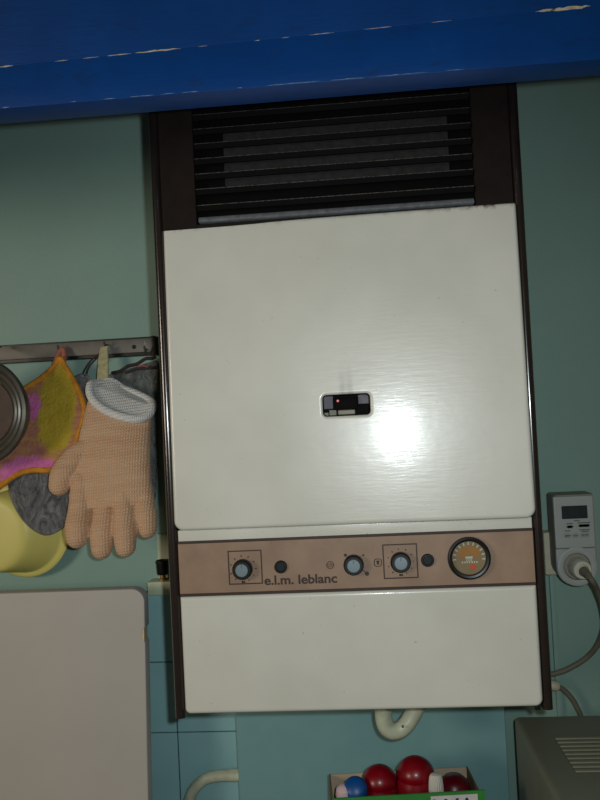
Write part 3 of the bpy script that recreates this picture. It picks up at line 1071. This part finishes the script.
rings = [[(x, lid_y(z, False), z) for x, z in L]]
for d, dy in ((0.0, .0018), (.0004, .0007), (.0011, .0002), (.0020, 0.0), (.0035, 0.0)):
    rings.append([(x, lid_y(z, True) + dy, z) for x, z in (inset(L, d) if d else L)])
obj('panel', loft(rings, True, True), M['lid'], lid_t, 50)
b = bmesh.new()
cz_ = [(-.0100, 1.2275), (-.0012, 1.2260), (-.0012, 1.2515), (-.0040, 1.2500), (-.0085, 1.2420)]
b = loft([[(X1 + x, lid_y(z, True) + .0180, z) for x, z in cz_], [(X1 + x * .92 - .0004, lid_y(z, True) + .0006, z) for x, z in cz_]], True, True)
tag(obj('exposed_core', b, M['lid_core'], lid_t), 'beige core showing in the chip')

# gas tap on its cream block beside the boiler
tap = empty('gas_tap', (-0.10, 0.0, 1.283), 'small gas tap with black knob on a cream block left of the boiler', 'tap')
obj('block', box(-0.1120, -0.060, -0.032, 0.0, 1.2829, 1.3035, .0012, 2), M['cream'], tap)
obj('back_plate', box(-0.1000, -0.075, -0.008, 0.0, 1.3035, 1.3760, .001, 1), M['cream'], tap)
obj('stem', lathe([(0, 0), (.0062, 0), (.0062, .003), (.0046, .004), (.0046, .011), (0, .011)], (-0.0893, -0.020, 1.3035), (0, 0, 1), 24), M['brass'], tap)
obj('knob', lathe([(0, .0095), (.0082, .0095), (.0092, .012), (.0100, .026), (.0106, .028), (.0106, .0315), (.0092, .0325), (.0084, .0305), (0, .0300)], (-0.0893, -0.020, 1.3035), (0, 0, 1), 28), M['black'], tap)

# white pipe that bends out of the painted board over the tiles
wp = empty('water_pipe', (0.0165, -0.03, 0.996), 'pale bent water pipe at the bottom in front of the tiles', 'pipe')
pth = smooth_path([(0.0211, -0.030, 0.9978), (0.006, -0.030, 0.9978), (-0.010, -0.030, 0.9978), (-0.030, -0.030, 0.9940), (-0.046, -0.030, 0.984), (-0.057, -0.030, 0.969), (-0.064, -0.030, 0.945), (-0.066, -0.030, 0.90)], 8)
obj('pipe', tube(pth, 0.0088, 20), M['pipe'], wp)
obj('stained_collar', lathe([(.0088, 0), (.0096, 0), (.0098, .012), (.0090, .018), (.0086, .018), (.0086, 0)], (0.0211, -0.0285, 0.9977), (-1, 0, 0), 24), M['cream'], wp)

# ---------------------------------------------------------------- socket, timer, plug and cables to the right
ws = empty('wall_socket', (0.535, 0.0, 1.29), 'cream surface wall socket behind the plug-in timer, edge showing', 'socket')
obj('socket_box', pillow(0.5082, 0.5600, 1.2925, 1.3575, (.003, .030, .003, .003), -0.0300, 0.0, .002), M['socket'], ws)

tm = empty('timer_plug', (0.545, -0.03, 1.285), 'off-white digital plug-in timer with small dark display on the wall', 'timer')
# shell: back slightly larger than the front
rings = []
for y, e in ((-0.031, .0), (-0.062, .0), (-0.070, -.0012)):
    rings.append([(x, y, z) for x, z in rr(0.5165 - e, 0.5760 + e, 1.2860 - e, 1.4190 + e, [.028 + e, .028 + e, .004, .004], 8)])
sh = obj('shell', loft(rings, True, True), M['timer_side'], tm)
TY = -0.0755
b = pillow(0.5150, 0.5722, 1.3405, 1.4165, .0022, TY, -0.066, .0015)
fp = obj('face_plate', b, M['timer'], tm)
b = pillow(0.5150, 0.5722, 1.2855, 1.3395, (.026, .026, .0015, .0015), TY + .001, -0.066, .0015)
so = obj('outlet_plate', b, M['timer'], tm)
obj('display', box(0.5262, 0.5632, TY - .0008, TY, 1.3835, 1.4025, .0005, 1), M['lcd'], fp)
for k, (x, z, w, h) in enumerate(((0.531, 1.3720, .011, .0036), (0.5480, 1.3730, .018, .0034), (0.5275, 1.3590, .010, .0060), (0.5395, 1.3588, .009, .0062), (0.5510, 1.3592, .013, .0060))):
    kb = pillow(x, x + w, z - h / 2, z + h / 2, min(h, w) * .4, TY - .0014, TY, .0006)
    key = obj('key', kb, M['key'], fp)
b = bmesh.new()
for x0, x1, z in ((0.532, 0.541, 1.3765), (0.548, 0.566, 1.3772), (0.529, 0.537, 1.3660), (0.550, 0.565, 1.3670), (0.553, 0.563, 1.3645), (0.532, 0.537, 1.3590), (0.541, 0.547, 1.3588), (0.553, 0.561, 1.3592), (0.543, 0.551, 1.3806)):
    box(x0, x1, TY - .0017, TY - .0002, z - .0006, z + .0006, bm=b)
obj('key_legend', b, M['print_grey'], fp)
SX, SZ = 0.5440, 1.3135
obj('outlet_ring', lathe([(.0185, .0), (.0285, 0), (.0285, .0016), (.0268, .0022), (.0210, .0022), (.0196, .0014), (.0190, -.006), (.0185, -.008)], (SX, TY + .001, SZ), (0, -1, 0), 48), M['timer'], so)
obj('outlet_recess', disc(SX, SZ, .0190, TY + .006, TY + .0004), M['timer_side'], so)

pg = empty('power_plug', (SX, -0.10, SZ), 'round cream power plug with grey cable pushed into the timer', 'plug')
PYB = TY
obj('plug_body', lathe([(0, 0), (.0140, 0), (.0146, .004), (.0146, .018), (.0138, .026), (.0122, .0290), (.0085, .0295), (.0075, .0265), (0, .0265)], (SX, PYB, SZ), (0, -1, 0), 40), M['plug'], pg)
obj('cable_gland', lathe([(0, 0), (.0070, 0), (.0064, .007), (.0050, .016), (0, .016)], (SX + .001, PYB - .027, SZ - .001), (0.25, -1, -.35), 24), M['cable'], pg)
pts = [(SX + .002, PYB - .030, SZ - .002), (SX + .008, PYB - .044, SZ - .012), (0.5620, -0.105, 1.2850), (0.5740, -0.085, 1.2550), (0.5815, -0.060, 1.2200), (0.5780, -0.035, 1.1870), (0.5640, -0.022, 1.1640), (0.5420, -0.018, 1.1490),
       (0.5200, -0.018, 1.1405), (0.490, -0.018, 1.136), (0.450, -0.018, 1.135)]
obj('cable', tube(smooth_path(pts, 8), .0042, 14), M['cable'], pg)

c2 = smooth_path([(0.470, -0.020, 1.128), (0.5050, -0.022, 1.1240), (0.5150, -0.022, 1.1215), (0.5260, -0.020, 1.1160), (0.5370, -0.018, 1.1040), (0.5460, -0.016, 1.0880), (0.5540, -0.014, 1.060), (0.556, -0.012, 0.98), (0.556, -0.012, 0.93)], 8)
ca_ = empty('cable', (0.53, -0.018, 1.11), 'short pale cable curving down behind the boiler corner at lower right', 'cable')
obj('flex', tube(c2, .0040, 12), M['cable'], ca_)
obj('grommet', lathe([(0, 0), (.0070, 0), (.0078, .003), (.0078, .010), (.0060, .013), (0, .013)], (0.5070, -0.022, 1.1236), (1, 0, -.2), 20), M['socket'], ca_)
tag(obj('cable_trunking', box(0.5190, 0.5275, -0.007, 0.0, 0.93, 1.2915, .0015, 2), M['wall'], origin=(0.523, 0, 0.93)), 'thin painted cable trunking running down the wall below the socket', 'trunking')

# ---------------------------------------------------------------- worktop level things along the bottom
tag(obj('worktop', box(-1.2, 1.4, -0.62, -0.0125, 0.885, 0.925, .003, 2), M['stone'], origin=(0.1, -0.3, 0.885)), 'grey kitchen worktop carrying the carton and the beige appliance', 'worktop')

ap = empty('kitchen_appliance', (0.60, -0.26, 0.925), 'beige boxy appliance with ribbed vents in its top at lower right', 'appliance')
AX0, AZ = 0.4395, 1.1005
b = box(AX0, 0.84, -0.42, -0.082, 0.925, AZ, .0075, 4)
obj('case', b, M['beige'], ap)
vb = None
obj('vent_recess', box(0.4775, 0.640, -0.268, -0.160, AZ - .001, AZ + .0003), M['gap'], ap)
for i in range(9):
    y = -0.165 - i * 0.0121
    obj('vent_rib', box(0.4780, 0.640, y - .0036, y + .0036, AZ - .001, AZ + .0022, .0012, 2), M['beige_rib'], ap)

ct = empty('carton', (0.27, -0.15, 0.925), 'open carton with green printed front on the worktop, full of red bottles', 'carton')
rot = Matrix.Translation((0.27, -0.15, 0)) @ Matrix.Rotation(math.radians(5.0), 4, 'Z') @ Matrix.Translation((-0.27, 0.15, 0))
CB, CF, CL, CR, CZ0, CZ1 = -0.100, -0.205, 0.170, 0.372, 0.925, 1.033
t = .0022


def cbox(*a):
    return xform(box(*a), rot)


obj('back_wall', cbox(CL, CR, CB - t, CB, CZ0, CZ1), M['card'], ct)
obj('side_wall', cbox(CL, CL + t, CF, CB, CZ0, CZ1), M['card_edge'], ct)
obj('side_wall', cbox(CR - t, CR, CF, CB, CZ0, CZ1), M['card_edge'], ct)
obj('bottom', cbox(CL, CR, CF, CB, CZ0, CZ0 + t), M['card'], ct)
fw = obj('front_wall', cbox(CL, CR, CF, CF + t, CZ0, 1.0480), M['green'], ct)
obj('white_panel', cbox(0.300, 0.362, CF - .0004, CF, 0.950, 1.0440), M['carton_white'], fw)
lt = letters('WA', 0.302, 0.359, 1.0130, 0.0270, CF - .0004, .0004, 0.01)
obj('lettering', xform(lt, rot), M['navy'], fw, 0)


def bottle(name, label, cx, cy, r, ztop, mat, group=None):
    e = empty(name, (cx, cy, 0.9275), label, 'bottle', group)
    h = ztop - 0.9275
    pf = [(0, 0), (r * .9, 0), (r, .004), (r, h - r * 1.22), (r * .95, h - r * 1.12), (r * .95, h - r * 1.02), (r, h - r * .92)]
    for i in range(1, 9):
        a = .5 * PI * i / 8
        pf.append((r * math.cos(a), h - r * .92 + r * .92 * math.sin(a)))
    obj('body', lathe(pf, (cx, cy, 0.9275), (0, 0, 1), 48), mat, e)
    return e


bottle('domed_bottle', 'tallest domed red plastic bottle in the middle of the carton', 0.2890, -0.152, .0262, 1.0745, M['red'], 'red bottles in the carton')
bottle('domed_bottle', 'domed red plastic bottle between the tallest one and the blue cap', 0.2385, -0.146, .0250, 1.0610, M['red'], 'red bottles in the carton')

# bottle lying towards the room with a blue cap
e = empty('capped_bottle', (0.203, -0.15, 0.9275), 'red bottle with a round blue cap at the left of the carton', 'bottle', 'red bottles in the carton')
obj('body', lathe([(0, 0), (.0150, 0), (.0160, .003), (.0160, .060), (.0150, .072), (.0115, .084), (.0105, .096), (0, .096)], (0.1970, -0.1240, 0.9310), (.06, -.20, 1), 36), M['red_dark'], e)
obj('cap', lathe([(0, 0), (.0150, 0), (.0165, .004), (.0165, .016), (.0150, .021), (.0110, .0245), (0, .0258)], (0.2058, -0.158, 1.030), (-.05, -.75, .66), 36), M['cap_blue'], e)
# flat red jar with a pinkish white lid
e = empty('small_jar', (0.186, -0.165, 0.9275), 'small red jar with pinkish white lid in the left corner of the carton', 'jar', 'red bottles in the carton')
obj('body', lathe([(0, 0), (.0120, 0), (.0130, .003), (.0130, .100), (0, .100)], (0.1905, -0.165, 0.930), (0, 0, 1), 32), M['red_dark'], e)
obj('lid', lathe([(0, 0), (.0125, 0), (.0128, .004), (.0105, .012), (.006, .0155), (0, .0165)], (0.1905, -0.168, 1.030), (-.1, -.25, 1), 32), M['cap_pink'], e)
# bottle with a ribbed white cap leaning to the right
e = empty('ribbed_cap_bottle', (0.335, -0.15, 0.9275), 'dark red bottle with ribbed white cap at the right of the carton', 'bottle', 'red bottles in the carton')
b = lathe([(0, 0), (.0225, 0), (.0240, .004), (.0240, .080), (.0232, .094), (.0200, .106), (.0120, .113), (0, .1145)], (0.3400, -0.140, 0.9290), (0, 0, 1), 40)
for v in b.verts:
    v.co.x += .002 if v.co.z > 1.0 else 0
obj('body', b, M['red_dark'], e)
cp = []
N = 40
for h, s in ((0, 1.0), (.004, 1.04), (.016, 1.0), (.024, .88), (.0275, .66), (.0285, .3)):
    ring = []
    for i in range(N * 2):
        a = PI * i / N
        r_ = .0098 * s * (1.0 if i % 4 < 2 else .93)
        ring.append((0.3140 + r_ * math.cos(a), -0.180 + r_ * math.sin(a), 1.031 + h * 1.15))
    cp.append(ring)
obj('cap', loft(cp, True, True), M['cap_white'], e, 30)
